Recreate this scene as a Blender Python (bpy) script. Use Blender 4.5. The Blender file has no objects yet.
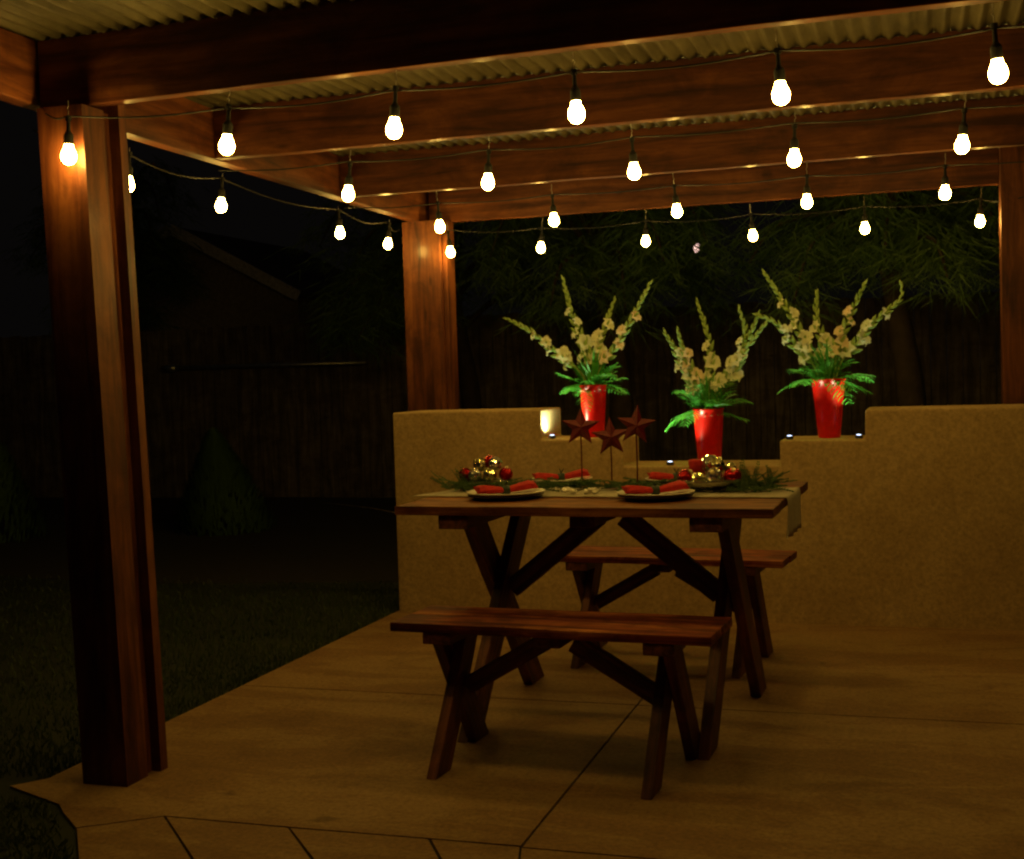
import bpy, bmesh, math, random
from mathutils import Vector, Matrix, noise
random.seed(11)
R = math.radians
scene = bpy.context.scene
COL = scene.collection

# ------------------------------------------------------------ materials
def new_mat(name):
    m = bpy.data.materials.new(name); m.use_nodes = True
    nt = m.node_tree
    return m, nt, nt.nodes['Principled BSDF']

def N(nt, typ, **kw):
    n = nt.nodes.new(typ)
    for k, v in kw.items():
        if k in n.inputs: n.inputs[k].default_value = v
        else: setattr(n, k, v)
    return n

def ramp(nt, fac, stops):
    r = nt.nodes.new('ShaderNodeValToRGB'); cr = r.color_ramp
    while len(cr.elements) < len(stops): cr.elements.new(0.5)
    for e, (p, c) in zip(cr.elements, stops):
        e.position = p; e.color = (*c, 1)
    nt.links.new(fac, r.inputs[0]); return r

def coords(nt, scale=(1, 1, 1), kind='Object', rnd=True):
    tc = nt.nodes.new('ShaderNodeTexCoord'); mp = nt.nodes.new('ShaderNodeMapping')
    mp.inputs['Scale'].default_value = scale
    if rnd:
        oi = nt.nodes.new('ShaderNodeObjectInfo')
        ad = nt.nodes.new('ShaderNodeVectorMath'); ad.operation = 'SCALE'; ad.inputs[0].default_value = (13.7, 7.1, 9.3)
        nt.links.new(oi.outputs['Random'], ad.inputs['Scale'])
        a2 = nt.nodes.new('ShaderNodeVectorMath'); a2.operation = 'ADD'
        nt.links.new(tc.outputs[kind], a2.inputs[0]); nt.links.new(ad.outputs[0], a2.inputs[1])
        nt.links.new(a2.outputs[0], mp.inputs['Vector'])
    else:
        nt.links.new(tc.outputs[kind], mp.inputs['Vector'])
    return mp

def bump(nt, bs, h, strength, dist):
    b = nt.nodes.new('ShaderNodeBump'); b.inputs['Strength'].default_value = strength; b.inputs['Distance'].default_value = dist
    nt.links.new(h, b.inputs['Height']); nt.links.new(b.outputs[0], bs.inputs['Normal'])

def wood_mat(name, dark, mid, light, rough=0.5, coat=0.0, streak=22.0, bstr=0.35, blotch=((.55, .5, .48), (1, 1, 1)), upright=False, spec=.5):
    m, nt, bs = new_mat(name)
    mp = coords(nt, (streak, streak, 1.2) if upright else (1.2, streak, streak)); bs.inputs['Specular IOR Level'].default_value = spec
    n1 = N(nt, 'ShaderNodeTexNoise', Scale=1.6, Detail=8.0, Roughness=0.62, Distortion=0.5)
    nt.links.new(mp.outputs[0], n1.inputs['Vector'])
    r = ramp(nt, n1.outputs['Fac'], [(0.36, dark), (0.5, mid), (0.64, light)])
    mp2 = coords(nt, (1, 1.6, 1.6))
    n2 = N(nt, 'ShaderNodeTexNoise', Scale=3.5, Detail=4.0)
    nt.links.new(mp2.outputs[0], n2.inputs['Vector'])
    lo, hi = blotch
    n2.inputs['Detail'].default_value = 8; n2.inputs['Roughness'].default_value = .7; n2.inputs['Distortion'].default_value = .8
    r2 = ramp(nt, n2.outputs['Fac'], [(0.38, lo), (0.60, hi)])
    # knots
    mp3 = coords(nt, (1.0, 3.2, 3.2))
    v = N(nt, 'ShaderNodeTexVoronoi', Scale=2.3); nt.links.new(mp3.outputs[0], v.inputs['Vector'])
    r3 = ramp(nt, v.outputs['Distance'], [(0.03, (.35, .28, .25)), (0.10, (1, 1, 1))])
    mx = N(nt, 'ShaderNodeMix', data_type='RGBA', blend_type='MULTIPLY'); mx.inputs[0].default_value = 1
    nt.links.new(r.outputs[0], mx.inputs[6]); nt.links.new(r2.outputs[0], mx.inputs[7])
    my = N(nt, 'ShaderNodeMix', data_type='RGBA', blend_type='MULTIPLY'); my.inputs[0].default_value = .8
    nt.links.new(mx.outputs[2], my.inputs[6]); nt.links.new(r3.outputs[0], my.inputs[7])
    nt.links.new(my.outputs[2], bs.inputs['Base Color'])
    rr = N(nt, 'ShaderNodeMapRange'); rr.inputs['To Min'].default_value = rough - .1; rr.inputs['To Max'].default_value = rough + .14
    nt.links.new(n1.outputs['Fac'], rr.inputs['Value']); nt.links.new(rr.outputs[0], bs.inputs['Roughness'])
    bs.inputs['Coat Weight'].default_value = coat; bs.inputs['Coat Roughness'].default_value = .2
    bump(nt, bs, n1.outputs['Fac'], bstr, .003)
    return m

def plain(name, col, rough=.5, metal=0., var=.25, scale=30., bstr=0., **kw):
    m, nt, bs = new_mat(name)
    mp = coords(nt); n = N(nt, 'ShaderNodeTexNoise', Scale=scale, Detail=4.0); nt.links.new(mp.outputs[0], n.inputs['Vector'])
    r = ramp(nt, n.outputs['Fac'], [(.3, tuple(c * (1 - var) for c in col)), (.7, tuple(min(1, c * (1 + var)) for c in col))])
    nt.links.new(r.outputs[0], bs.inputs['Base Color'])
    bs.inputs['Roughness'].default_value = rough; bs.inputs['Metallic'].default_value = metal
    for k, v in kw.items(): bs.inputs[k].default_value = v
    if bstr: bump(nt, bs, n.outputs['Fac'], bstr, .002)
    return m

def leafy(name, c1, c2, rough=.5, trans=.25, scale=9.):
    m, nt, bs = new_mat(name)
    mp = coords(nt); n = N(nt, 'ShaderNodeTexNoise', Scale=scale, Detail=5.0); nt.links.new(mp.outputs[0], n.inputs['Vector'])
    r = ramp(nt, n.outputs['Fac'], [(.3, c1), (.7, c2)])
    nt.links.new(r.outputs[0], bs.inputs['Base Color']); bs.inputs['Roughness'].default_value = rough
    if trans:
        t = nt.nodes.new('ShaderNodeBsdfTranslucent'); nt.links.new(r.outputs[0], t.inputs[0])
        mx = nt.nodes.new('ShaderNodeMixShader'); mx.inputs[0].default_value = trans
        out = nt.nodes['Material Output']
        nt.links.new(bs.outputs[0], mx.inputs[1]); nt.links.new(t.outputs[0], mx.inputs[2]); nt.links.new(mx.outputs[0], out.inputs[0])
    return m

def emitter(name, col, strength):
    m, nt, bs = new_mat(name)
    bs.inputs['Base Color'].default_value = (.9, .9, .85, 1)
    bs.inputs['Emission Color'].default_value = (*col, 1); bs.inputs['Emission Strength'].default_value = strength
    return m

M = {}
M['redwood'] = wood_mat('stained_redwood', (.060, .014, .004), (.140, .038, .010), (.22, .070, .018), rough=.6, coat=.14, spec=.3, streak=14, bstr=.3)
M['table'] = wood_mat('table_top_wood', (.065, .018, .004), (.19, .064, .010), (.33, .13, .024), spec=.2, rough=.62, coat=.0, streak=24, bstr=.6, blotch=((.45, .36, .30), (1.15, 1.15, 1.1)))
M['bench'] = wood_mat('bench_seat_wood', (.06, .010, .006), (.19, .034, .014), (.42, .15, .045), rough=.58, spec=.3, coat=.0, streak=26, bstr=.6, blotch=((.42, .30, .26), (1.45, 1.5, 1.4)))
M['legwood'] = wood_mat('dark_leg_wood', (.05, .015, .008), (.13, .040, .017), (.22, .073, .031), rough=.55, streak=26, bstr=.6, blotch=((.45, .4, .4), (1.3, 1.25, 1.2)))
M['barewood'] = wood_mat('fence_wood', (.08, .06, .045), (.16, .125, .09), (.25, .2, .15), rough=.8, streak=12, upright=True)

def stucco():
    m, nt, bs = new_mat('tan_stucco')
    mp = coords(nt, rnd=False)
    n1 = N(nt, 'ShaderNodeTexNoise', Scale=2.6, Detail=8.0, Roughness=.65)
    n2 = N(nt, 'ShaderNodeTexNoise', Scale=70., Detail=6.0, Roughness=.7)
    n3 = N(nt, 'ShaderNodeTexNoise', Scale=14., Detail=5.0, Distortion=1.2)
    for n in (n1, n2, n3): nt.links.new(mp.outputs[0], n.inputs['Vector'])
    r = ramp(nt, n1.outputs['Fac'], [(.3, (.42, .275, .115)), (.5, (.49, .33, .145)), (.72, (.56, .39, .185))])
    r3 = ramp(nt, n3.outputs['Fac'], [(.35, (.91, .90, .88)), (.62, (1, 1, 1))])
    r2 = ramp(nt, n2.outputs['Fac'], [(.36, (.70, .70, .70)), (.6, (1.05, 1.05, 1.05))])
    mx = N(nt, 'ShaderNodeMix', data_type='RGBA', blend_type='MULTIPLY'); mx.inputs[0].default_value = 1
    nt.links.new(r.outputs[0], mx.inputs[6]); nt.links.new(r3.outputs[0], mx.inputs[7])
    my = N(nt, 'ShaderNodeMix', data_type='RGBA', blend_type='MULTIPLY'); my.inputs[0].default_value = 1
    nt.links.new(mx.outputs[2], my.inputs[6]); nt.links.new(r2.outputs[0], my.inputs[7])
    nt.links.new(my.outputs[2], bs.inputs['Base Color']); bs.inputs['Roughness'].default_value = .9
    ad = N(nt, 'ShaderNodeMath', operation='ADD'); nt.links.new(n2.outputs['Fac'], ad.inputs[0]); nt.links.new(n3.outputs['Fac'], ad.inputs[1])
    bump(nt, bs, ad.outputs[0], .6, .004)
    return m
M['stucco'] = stucco()

def concrete():
    m, nt, bs = new_mat('stained_concrete')
    mp = coords(nt, rnd=False)
    mps = coords(nt, (.8, 2.4, 1), rnd=False)
    n1 = N(nt, 'ShaderNodeTexNoise', Scale=1.5, Detail=9.0, Roughness=.68, Distortion=.6); nt.links.new(mps.outputs[0], n1.inputs['Vector'])
    n2 = N(nt, 'ShaderNodeTexNoise', Scale=60., Detail=9.0, Roughness=.8)
    n3 = N(nt, 'ShaderNodeTexNoise', Scale=5.2, Detail=6.0, Roughness=.6, Distortion=1.5)
    for n in (n2, n3): nt.links.new(mp.outputs[0], n.inputs['Vector'])
    r = ramp(nt, n1.outputs['Fac'], [(.25, (.25, .13, .050)), (.48, (.34, .19, .072)), (.53, (.40, .245, .10)), (.75, (.45, .27, .11))])
    r3 = ramp(nt, n3.outputs['Fac'], [(.30, (.78, .74, .70)), (.5, (1, 1, 1))])
    r2 = ramp(nt, n2.outputs['Fac'], [(.38, (.62, .60, .58)), (.60, (1.08, 1.06, 1.04))])
    mx = N(nt, 'ShaderNodeMix', data_type='RGBA', blend_type='MULTIPLY'); mx.inputs[0].default_value = .8
    nt.links.new(r.outputs[0], mx.inputs[6]); nt.links.new(r3.outputs[0], mx.inputs[7])
    my = N(nt, 'ShaderNodeMix', data_type='RGBA', blend_type='MULTIPLY'); my.inputs[0].default_value = 1
    nt.links.new(mx.outputs[2], my.inputs[6]); nt.links.new(r2.outputs[0], my.inputs[7])
    wv = N(nt, 'ShaderNodeTexVoronoi', Scale=2.3, Randomness=1.0); wn = N(nt, 'ShaderNodeTexNoise', Scale=9., Detail=5.)
    wa = nt.nodes.new('ShaderNodeVectorMath'); wa.operation = 'MULTIPLY_ADD'; wa.inputs[1].default_value = (.22, .22, 0)
    nt.links.new(mp.outputs[0], wn.inputs['Vector']); nt.links.new(wn.outputs['Color'], wa.inputs[0]); nt.links.new(mp.outputs[0], wa.inputs[2]); nt.links.new(wa.outputs[0], wv.inputs['Vector'])
    rs_ = ramp(nt, wv.outputs['Distance'], [(.03, (.45, .38, .32)), (.085, (1, 1, 1))])
    mz = N(nt, 'ShaderNodeMix', data_type='RGBA', blend_type='MULTIPLY'); mz.inputs[0].default_value = .8
    nt.links.new(my.outputs[2], mz.inputs[6]); nt.links.new(rs_.outputs[0], mz.inputs[7])
    nt.links.new(mz.outputs[2], bs.inputs['Base Color'])
    bs.inputs['Roughness'].default_value = .72
    bump(nt, bs, n2.outputs['Fac'], .35, .003)
    return m
M['concrete'] = concrete()
M['mortar'] = plain('dark_joint', (.03, .024, .018), .95)
M['soil_grass'] = leafy('lawn_ground', (.012, .018, .007), (.03, .036, .013), .9, 0, 3.)
M['grass'] = leafy('grass_blades', (.03, .055, .014), (.07, .095, .024), .6, .2, 2.)
def tin():
    m, nt, bs = new_mat('corrugated_galvanised')
    mp = coords(nt, (1, .35, 1), rnd=False)
    n1 = N(nt, 'ShaderNodeTexNoise', Scale=9., Detail=7., Roughness=.7); nt.links.new(mp.outputs[0], n1.inputs['Vector'])
    r = ramp(nt, n1.outputs['Fac'], [(.3, (.065, .052, .026)), (.6, (.145, .122, .060)), (.8, (.23, .198, .105))])
    nt.links.new(r.outputs[0], bs.inputs['Base Color']); bs.inputs['Metallic'].default_value = .25; bs.inputs['Roughness'].default_value = .55
    bump(nt, bs, n1.outputs['Fac'], .15, .002)
    return m
M['tin'] = tin()
M['black'] = plain('black_rubber', (.008, .008, .008), .75)
M['steel'] = plain('galvanised_hook', (.5, .5, .48), .35, .9)
M['bulb'] = emitter('lit_bulb_glass', (1.0, .62, .115), 138.)
M['led'] = emitter('led_lens', (.55, .68, 1.0), 5.)
M['puck'] = plain('puck_housing', (.03, .035, .08), .35)  # blue tint stands in for the halo round the lit lens
M['redpot'] = plain('red_glossy_plastic', (.72, .010, .005), .3, 0, .1, 40, **{'Specular IOR Level': .25, 'Coat Weight': .0, 'Subsurface Weight': .35, 'Subsurface Scale': .03})
M['dots'] = plain('silver_stud', (.8, .8, .78), .25, 1.)
M['star'] = plain('dark_red_glitter_metal', (.13, .003, .007), .45, .15, .5, 200, .4)
M['rod'] = plain('dark_red_rod', (.10, .008, .008), .5, .2)
M['napkin'] = plain('red_cloth', (.48, .014, .010), .85, 0, .2, 60, .4)
M['band'] = plain('dark_green_ribbon', (.02, .035, .015), .5)
M['plate'] = plain('cream_porcelain', (.82, .76, .62), .25, 0, .06)
M['charger'] = plain('dark_charger', (.035, .02, .02), .35)
M['runner'] = plain('cream_linen', (.82, .75, .58), .9, 0, .1, 120, .5)
M['b_red'] = plain('red_bauble', (.42, .006, .008), .12, .7, .2)
M['b_gold'] = plain('gold_bauble', (.84, .80, .42), .13, 1., .15, 60)
M['b_silver'] = plain('silver_bauble', (.97, .96, .92), .09, .95, .03, 60)
M['dish'] = plain('mercury_glass_dish', (.55, .52, .38), .08, .85, .3)
M['cap'] = plain('bauble_cap', (.6, .5, .25), .3, 1.)
M['pine'] = leafy('cedar_sprig', (.04, .085, .022), (.11, .19, .05), .5, .1, 20)
M['stem'] = leafy('gladiolus_green', (.24, .40, .08), (.46, .60, .18), .5, .3, 25)
M['petal_w'] = leafy('white_petal', (.72, .82, .66), (.90, .95, .85), .6, .35, 30)
M['petal_c'] = leafy('cream_petal', (.74, .76, .50), (.9, .9, .68), .6, .35, 30)
M['petal_p'] = leafy('peach_petal', (.78, .64, .42), (.9, .76, .55), .6, .35, 30)
M['fern'] = leafy('fern_green', (.04, .28, .03), (.15, .52, .08), .45, .25, 18)
M['tree'] = leafy('weeping_tree_leaf', (.045, .10, .014), (.10, .18, .028), .6, .2, 1.3)
M['bark'] = plain('bark', (.04, .026, .016), .9, 0, .4, 12, .6)
M['housewall'] = plain('shed_siding', (.40, .33, .25), .9)
M['roofing'] = plain('roof_shingle', (.12, .10, .08), .9)
M['trim'] = plain('white_trim', (.75, .7, .6), .7)
M['lampglass'] = emitter('pink_lamp', (1, .6, .5), 3.)

# ------------------------------------------------------------ helpers
def link(name, bm, mats, parent=None, mat=None, smooth=False):
    me = bpy.data.meshes.new(name); bm.to_mesh(me); bm.free()
    o = bpy.data.objects.new(name, me); COL.objects.link(o)
    for m in (mats if isinstance(mats, (list, tuple)) else [mats]): me.materials.append(m)
    if smooth:
        for p in me.polygons: p.use_smooth = True
    if parent is not None: o.parent = parent
    if mat is not None: o.matrix_basis = mat
    return o

def tag(o, label, cat, group=None, kind=None):
    o['label'] = label; o['category'] = cat
    if group: o['group'] = group
    if kind: o['kind'] = kind
    return o

def thing(name, loc, label, cat, group=None, rz=0.):
    o = bpy.data.objects.new(name, None); COL.objects.link(o); o.empty_display_size = .1
    o.location = loc; o.rotation_euler = (0, 0, rz)
    return tag(o, label, cat, group)

def bevel(bm, off, seg=2):
    bmesh.ops.bevel(bm, geom=[e for e in bm.edges if len(e.link_faces) == 2 and e.calc_face_angle(0) > .5], offset=off, segments=seg, affect='EDGES', profile=.6)

def box_bm(x0, x1, y0, y1, z0, z1, bm=None):
    bm = bm or bmesh.new()
    v = [bm.verts.new(p) for p in ((x0,y0,z0),(x1,y0,z0),(x1,y1,z0),(x0,y1,z0),(x0,y0,z1),(x1,y0,z1),(x1,y1,z1),(x0,y1,z1))]
    for f in ((3,2,1,0),(4,5,6,7),(0,1,5,4),(1,2,6,5),(2,3,7,6),(3,0,4,7)): bm.faces.new([v[i] for i in f])
    return bm

def board(name, p0, p1, w, t, mat, parent=None, side=Vector((0, 0, 1)), cut=None, bev=.003, wear=.0):
    """a plank from p0 to p1; w across (along 'side' made perpendicular), t thick. cut=(z0,z1) trims ends level."""
    p0, p1 = Vector(p0), Vector(p1)
    d = (p1 - p0); Lg = d.length; d.normalize()
    s = (side - d * side.dot(d)).normalized(); n = d.cross(s)
    Mx = Matrix((( d.x, s.x, n.x, p0.x), (d.y, s.y, n.y, p0.y), (d.z, s.z, n.z, p0.z), (0, 0, 0, 1)))
    bm = bmesh.new(); ring = []
    segs = max(1, int(Lg / .12)) if wear else 1
    inv = Mx.inverted()
    for k in range(segs + 1):
        row = []
        for (a, b) in ((-1, -1), (1, -1), (1, 1), (-1, 1)):
            base = p0 + s * (a * w / 2) + n * (b * t / 2)
            if cut:
                q0 = base + d * ((cut[0] - base.z) / d.z); q1 = base + d * ((cut[1] - base.z) / d.z)
            else: q0, q1 = base, base + d * Lg
            q = q0.lerp(q1, k / segs)
            if wear:
                q = q + (s * noise.noise(q * 3.1) + n * noise.noise(q * 4.3 + Vector((5, 1, 2)))) * wear
            row.append(bm.verts.new(inv @ q))
        ring.append(row)
    for k in range(segs):
        for j in range(4):
            bm.faces.new([ring[k][j], ring[k][(j+1) % 4], ring[k+1][(j+1) % 4], ring[k+1][j]])
    bm.faces.new(ring[0][::-1]); bm.faces.new(ring[-1])
    bmesh.ops.recalc_face_normals(bm, faces=bm.faces[:])
    if bev: bevel(bm, bev, 2)
    return link(name, bm, mat, parent, Mx)

def tube(bm, pts, r, sides=6, r1=None, cap=True):
    pts = [Vector(p) for p in pts]; rings = []
    up = Vector((0.13, .21, 1)).normalized(); n = len(pts)
    for i, p in enumerate(pts):
        d = (pts[min(i+1, n-1)] - pts[max(i-1, 0)]).normalized()
        a = d.cross(up)
        if a.length < 1e-3: a = d.cross(Vector((1, 0, 0)))
        a.normalize(); b = a.cross(d)
        rr = r if r1 is None else r + (r1 - r) * i / (n - 1)
        rings.append([bm.verts.new(p + (a * math.cos(2*math.pi*j/sides) + b * math.sin(2*math.pi*j/sides)) * rr) for j in range(sides)])
    for i in range(n - 1):
        for j in range(sides):
            bm.faces.new([rings[i][j], rings[i][(j+1) % sides], rings[i+1][(j+1) % sides], rings[i+1][j]])
    if cap: bm.faces.new(rings[0][::-1]); bm.faces.new(rings[-1])
    return bm

def lathe(bm, prof, sides=32, c=(0, 0, 0)):
    c = Vector(c); rings = []
    for (r, z) in prof:
        if r < 1e-6: rings.append([bm.verts.new(c + Vector((0, 0, z)))])
        else: rings.append([bm.verts.new(c + Vector((r*math.cos(2*math.pi*j/sides), r*math.sin(2*math.pi*j/sides), z))) for j in range(sides)])
    for a, b in zip(rings, rings[1:]):
        for j in range(sides):
            k = (j + 1) % sides
            if len(a) == 1 and len(b) == 1: continue
            if len(a) == 1: bm.faces.new([a[0], b[k], b[j]])
            elif len(b) == 1: bm.faces.new([a[j], a[k], b[0]])
            else: bm.faces.new([a[j], a[k], b[k], b[j]])
    bmesh.ops.recalc_face_normals(bm, faces=bm.faces[:])
    return bm

def struct(name, bm, mat):
    o = link(name, bm, mat); o['kind'] = 'structure'; return o

# ------------------------------------------------------------ ground
bm = bmesh.new()
g = 90
for i in range(2):
    pass
bmesh.ops.create_grid(bm, x_segments=8, y_segments=8, size=g)
for v in bm.verts: v.co.z = -.007; v.co.y += 20
struct('lawn', bm, M['soil_grass'])

# concrete patio: level slabs with real joints over a dark bed
bm = bmesh.new()
def slab(pts, z0=-.12, z1=0.):
    a = [bm.verts.new((x, y, z0)) for x, y in pts]; b = [bm.verts.new((x, y, z1)) for x, y in pts]
    n = len(pts); bm.faces.new(a[::-1]); bm.faces.new(b)
    for i in range(n): bm.faces.new([a[i], a[(i+1) % n], b[(i+1) % n], b[i]])
J = .004
sx, sy, fy = -.985, 4.489, 3.065
slab([(-2.59, sy+J), (sx-J, sy+J), (sx-J, 6.9), (-2.59, 6.9)])
slab([(sx+J, sy+J), (1.0, sy+J), (1.0, 6.9), (sx+J, 6.9)])
slab([(-2.66, 3.20), (-2.40, 3.09), (-2.34, 3.03), (-2.225, 2.932), (-2.033, 3.071), (-1.64, fy+.004), (sx-J, fy+.012), (sx-J, sy-J), (-2.59, sy-J), (-2.59, 3.29)])
slab([(sx+J, fy+J), (1.0, fy+J), (1.0, sy-J), (sx+J, sy-J)])
# stone apron in front
slab([(-2.218, 2.926), (-2.032, 3.062), (-1.775, 2.79), (-1.60, 2.3), (-1.9, 2.3), (-2.067, 2.73)])
slab([(-2.024, 3.063), (-1.645, 3.060), (-1.44, 2.82), (-1.38, 2.3), (-1.59, 2.3), (-1.763, 2.79)])
slab([(-1.637, 3.060), (-1.24, 3.066), (-1.13, 2.89), (-1.0, 2.3), (-1.37, 2.3), (-1.43, 2.825)])
slab([(-1.23, 3.066), (sx-J, 3.066), (sx+.2, 2.3), (-.99, 2.3), (-1.12, 2.89)])
slab([(sx+J, fy-J), (1.0, fy-J), (1.0, -1.5), (-2.3, -1.5), (-2.0, 2.29), (sx+.21, 2.29)])
bevel(bm, .003, 1)
pat = struct('patio', bm, M['concrete'])
bm = box_bm(-2.55, .98, 3.2, 6.85, -.13, -.006); box_bm(-1.95, .98, -1.4, 3.15, -.13, -.0065, bm)
struct('patio_bed', bm, M['mortar'])
bm = bmesh.new(); rows = []
for i in range(61):
    x = -14 + i * (11.2 / 60)
    rows.append([bm.verts.new((x, 6.85 + .12*math.sin(x*1.7) + (y_ * 5.1) , -.002 if 0 < k < 6 else -.02)) for k, y_ in enumerate((0, .01, .2, .4, .6, .99, 1))])
for i in range(60):
    for j in range(6): bm.faces.new([rows[i][j], rows[i+1][j], rows[i+1][j+1], rows[i][j+1]])
struct('dark_ground_sheet', bm, M['mortar'])  # plain dark sheet laid over the ground beyond the grass

# grass near the patio
bm = bmesh.new()
def blade(bm, p, h, lean, w=.004):
    a = random.uniform(0, 6.28); dx, dy = math.cos(a)*w, math.sin(a)*w
    p = Vector(p); l = Vector((math.cos(a*3)*lean, math.sin(a*3)*lean, 0))
    v = [bm.verts.new(p + Vector((-dx, -dy, 0))), bm.verts.new(p + Vector((dx, dy, 0))), bm.verts.new(p + Vector((dx*.6, dy*.6, h*.6)) + l*.4), bm.verts.new(p + Vector((0, 0, h)) + l)]
    bm.faces.new([v[0], v[1], v[2]]); bm.faces.new([v[0], v[2], v[3]])
for i in range(42000):
    y = 2.2 + (random.random() ** 1.1) * 4.5 + .25*math.sin(i)
    x = -2.60 - (random.random() ** 1.5) * 5.5
    if y < 3.3 and x > -2.75 : x -= .2
    blade(bm, (x, y, -.008), random.uniform(.012, .036), random.uniform(0, .02), .003)
for i in range(9000):   # grass in the front left corner beside the stone apron
    y = random.uniform(2.0, 3.1); x = random.uniform(-3.4, -2.36 + min(.30, (3.0 - y) * 1.02) + .012)
    blade(bm, (x, y, -.008), random.uniform(.010, .03), random.uniform(0, .03), .003)
tag(link('grass', bm, M['grass']), 'short dark green lawn grass left of the concrete patio', 'grass', kind='stuff')

# ------------------------------------------------------------ stucco wall
wy0, wy1 = 6.064, 6.445
bm = bmesh.new()
prof = [(-2.57, -.1), (1.0, -.1), (1.0, .998), (-.228, .998), (-.232, .862), (-.617, .862), (-.617, .745), (-1.366, .745), (-1.366, .882), (-1.777, .882), (-1.777, 1.03), (-2.57, 1.03)]
a = [bm.verts.new((x, wy0, z)) for x, z in prof]; b = [bm.verts.new((x, wy1, z)) for x, z in prof]
bm.faces.new(a); bm.faces.new(b[::-1])
for i in range(len(prof)): bm.faces.new([a[i], b[i], b[(i+1) % len(prof)], a[(i+1) % len(prof)]])
bmesh.ops.recalc_face_normals(bm, faces=bm.faces[:])
bevel(bm, .012, 3)
wall = link('stucco_wall', bm, M['stucco'])
tag(wall, 'low tan stucco garden wall with stepped top behind the picnic table', 'wall')

# ------------------------------------------------------------ patio cover
TOPZ, BOTZ = 2.262, 2.066
cover = thing('patio_cover', (-2.4, 3.3, 0), 'reddish stained timber patio cover with a corrugated metal roof over the table', 'pergola')
inv = Matrix.Translation((-Vector(cover.location)))
def C(o):   # parent keeping world place
    mw = o.matrix_basis.copy(); o.parent = cover; o.matrix_basis = inv @ mw; return o
BY = [3.30, 4.37, 5.54, 6.72]
BX0 = [-2.515, -2.55, -2.57, -2.585]
for y, x0 in zip(BY, BX0):
    x1 = .80 if y < 6.5 else .396
    z0 = BOTZ; dl, dr = (-.016, .010) if y < 3.4 else (0, 0)
    tz = TOPZ + (.012 if y < 3.4 else 0)
    C(board('beam', (x0, y + .022, (tz + z0)/2 + dl), (x1, y + .022, (tz + z0)/2 + dr), tz - z0, .044, M['redwood'], wear=.003))
# side beam with cut rafter tail, slightly off square
def side_x(y): return -2.52 - (y - 3.0) * .022
bm = bmesh.new()
pf = [(3.30, TOPZ), (6.86, TOPZ), (6.86, BOTZ), (3.30, BOTZ+.0), (3.14, BOTZ + .003), (3.10, BOTZ + .045), (3.02, BOTZ + .13), (2.94, BOTZ+.15), (2.94, TOPZ)]
Ls = [(y - 2.94, z - 2.16) for y, z in pf]
a = [bm.verts.new((u, w, -.03)) for u, w in Ls]; b = [bm.verts.new((u, w, .03)) for u, w in Ls]
bm.faces.new(a); bm.faces.new(b[::-1])
for i in range(len(Ls)): bm.faces.new([a[i], b[i], b[(i+1) % len(Ls)], a[(i+1) % len(Ls)]])
bmesh.ops.recalc_face_normals(bm, faces=bm.faces[:]); bevel(bm, .003, 1)
ang = math.atan(-.022)
d = Vector((math.sin(ang), math.cos(ang), 0)); s = Vector((0, 0, 1)); n = d.cross(s)
org = Vector((side_x(2.94), 2.94, 2.16)) - n * .03
Mx = Matrix(((d.x, s.x, n.x, org.x), (d.y, s.y, n.y, org.y), (d.z, s.z, n.z, org.z), (0, 0, 0, 1)))
C(link('side_beam', bm, M['redwood'], None, Mx))
C(board('side_beam', (.77, 2.94, 2.164), (.77, 6.86, 2.164), .196, .06, M['redwood']))
# front left post: main timber, dark slot, back board (leans a little outwards)
def post(x0, x1, y0, y1, z0, z1, lean=0., nm='post', par=None):
    bm = box_bm(z0, z1, y0, y1, x0, x1)     # length on local X for the grain
    for v in bm.verts: v.co.z += lean * (v.co.x - z0) / (z1 - z0)
    bevel(bm, .005, 2)
    Mx = Matrix(((0, 0, 1, 0), (0, -1, 0, 0), (1, 0, 0, 0), (0, 0, 0, 1)))
    for v in bm.verts: v.co.y = -v.co.y
    o = link(nm, bm, M['redwood'], None, Mx)
    if par is None: C(o)
    else: o.parent = par; o.matrix_basis = inv @ Mx
    return o
p1 = post(-2.447, -2.29, 3.268, 3.375, 0.0, BOTZ - .018, -.056)
post(-2.447, -2.308, 3.377, 3.425, 0.001, BOTZ - .018, -.056, 'spacer_board')
post(-2.447, -2.276, 3.427, 3.465, 0.0, BOTZ + .10, -.056, 'post_board')
post(-2.700, -2.480, 6.60, 6.76, -.04, BOTZ + .0)         # back left
post(-2.477, -2.452, 6.63, 6.75, -.04, BOTZ - .002, 0, 'post_board')
post(.397, .60, 6.60, 6.76, -.04, TOPZ - .001)
post(.55, .70, 3.27, 3.42, 0., BOTZ - .001)
# corrugated roof
bm = bmesh.new(); rows = []
pitch, amp = .054, .0088
nx = int(3.75 / (pitch / 8)); ys = [2.15, 3.3, 4.4, 5.5, 7.02]
for side in (0, 1):
    grid = []
    for i in range(nx + 1):
        x = -2.82 + i * pitch / 8
        z = TOPZ + .001 + amp * math.sin(2 * math.pi * x / pitch) + side * .0015
        grid.append([bm.verts.new((x, y, z + .004*noise.noise(Vector((x*1.5, y, 0))))) for y in ys])
    for i in range(nx):
        for j in range(len(ys) - 1):
            f = [grid[i][j], grid[i+1][j], grid[i+1][j+1], grid[i][j+1]]
            bm.faces.new(f if side else f[::-1])
    rows.append(grid)
A, B = rows
for i in range(nx):
    bm.faces.new([A[i][0], A[i+1][0], B[i+1][0], B[i][0]]); bm.faces.new([A[i+1][-1], A[i][-1], B[i][-1], B[i+1][-1]])
rs = link('roof_sheet', bm, M['tin'], smooth=True); C(rs)

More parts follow.
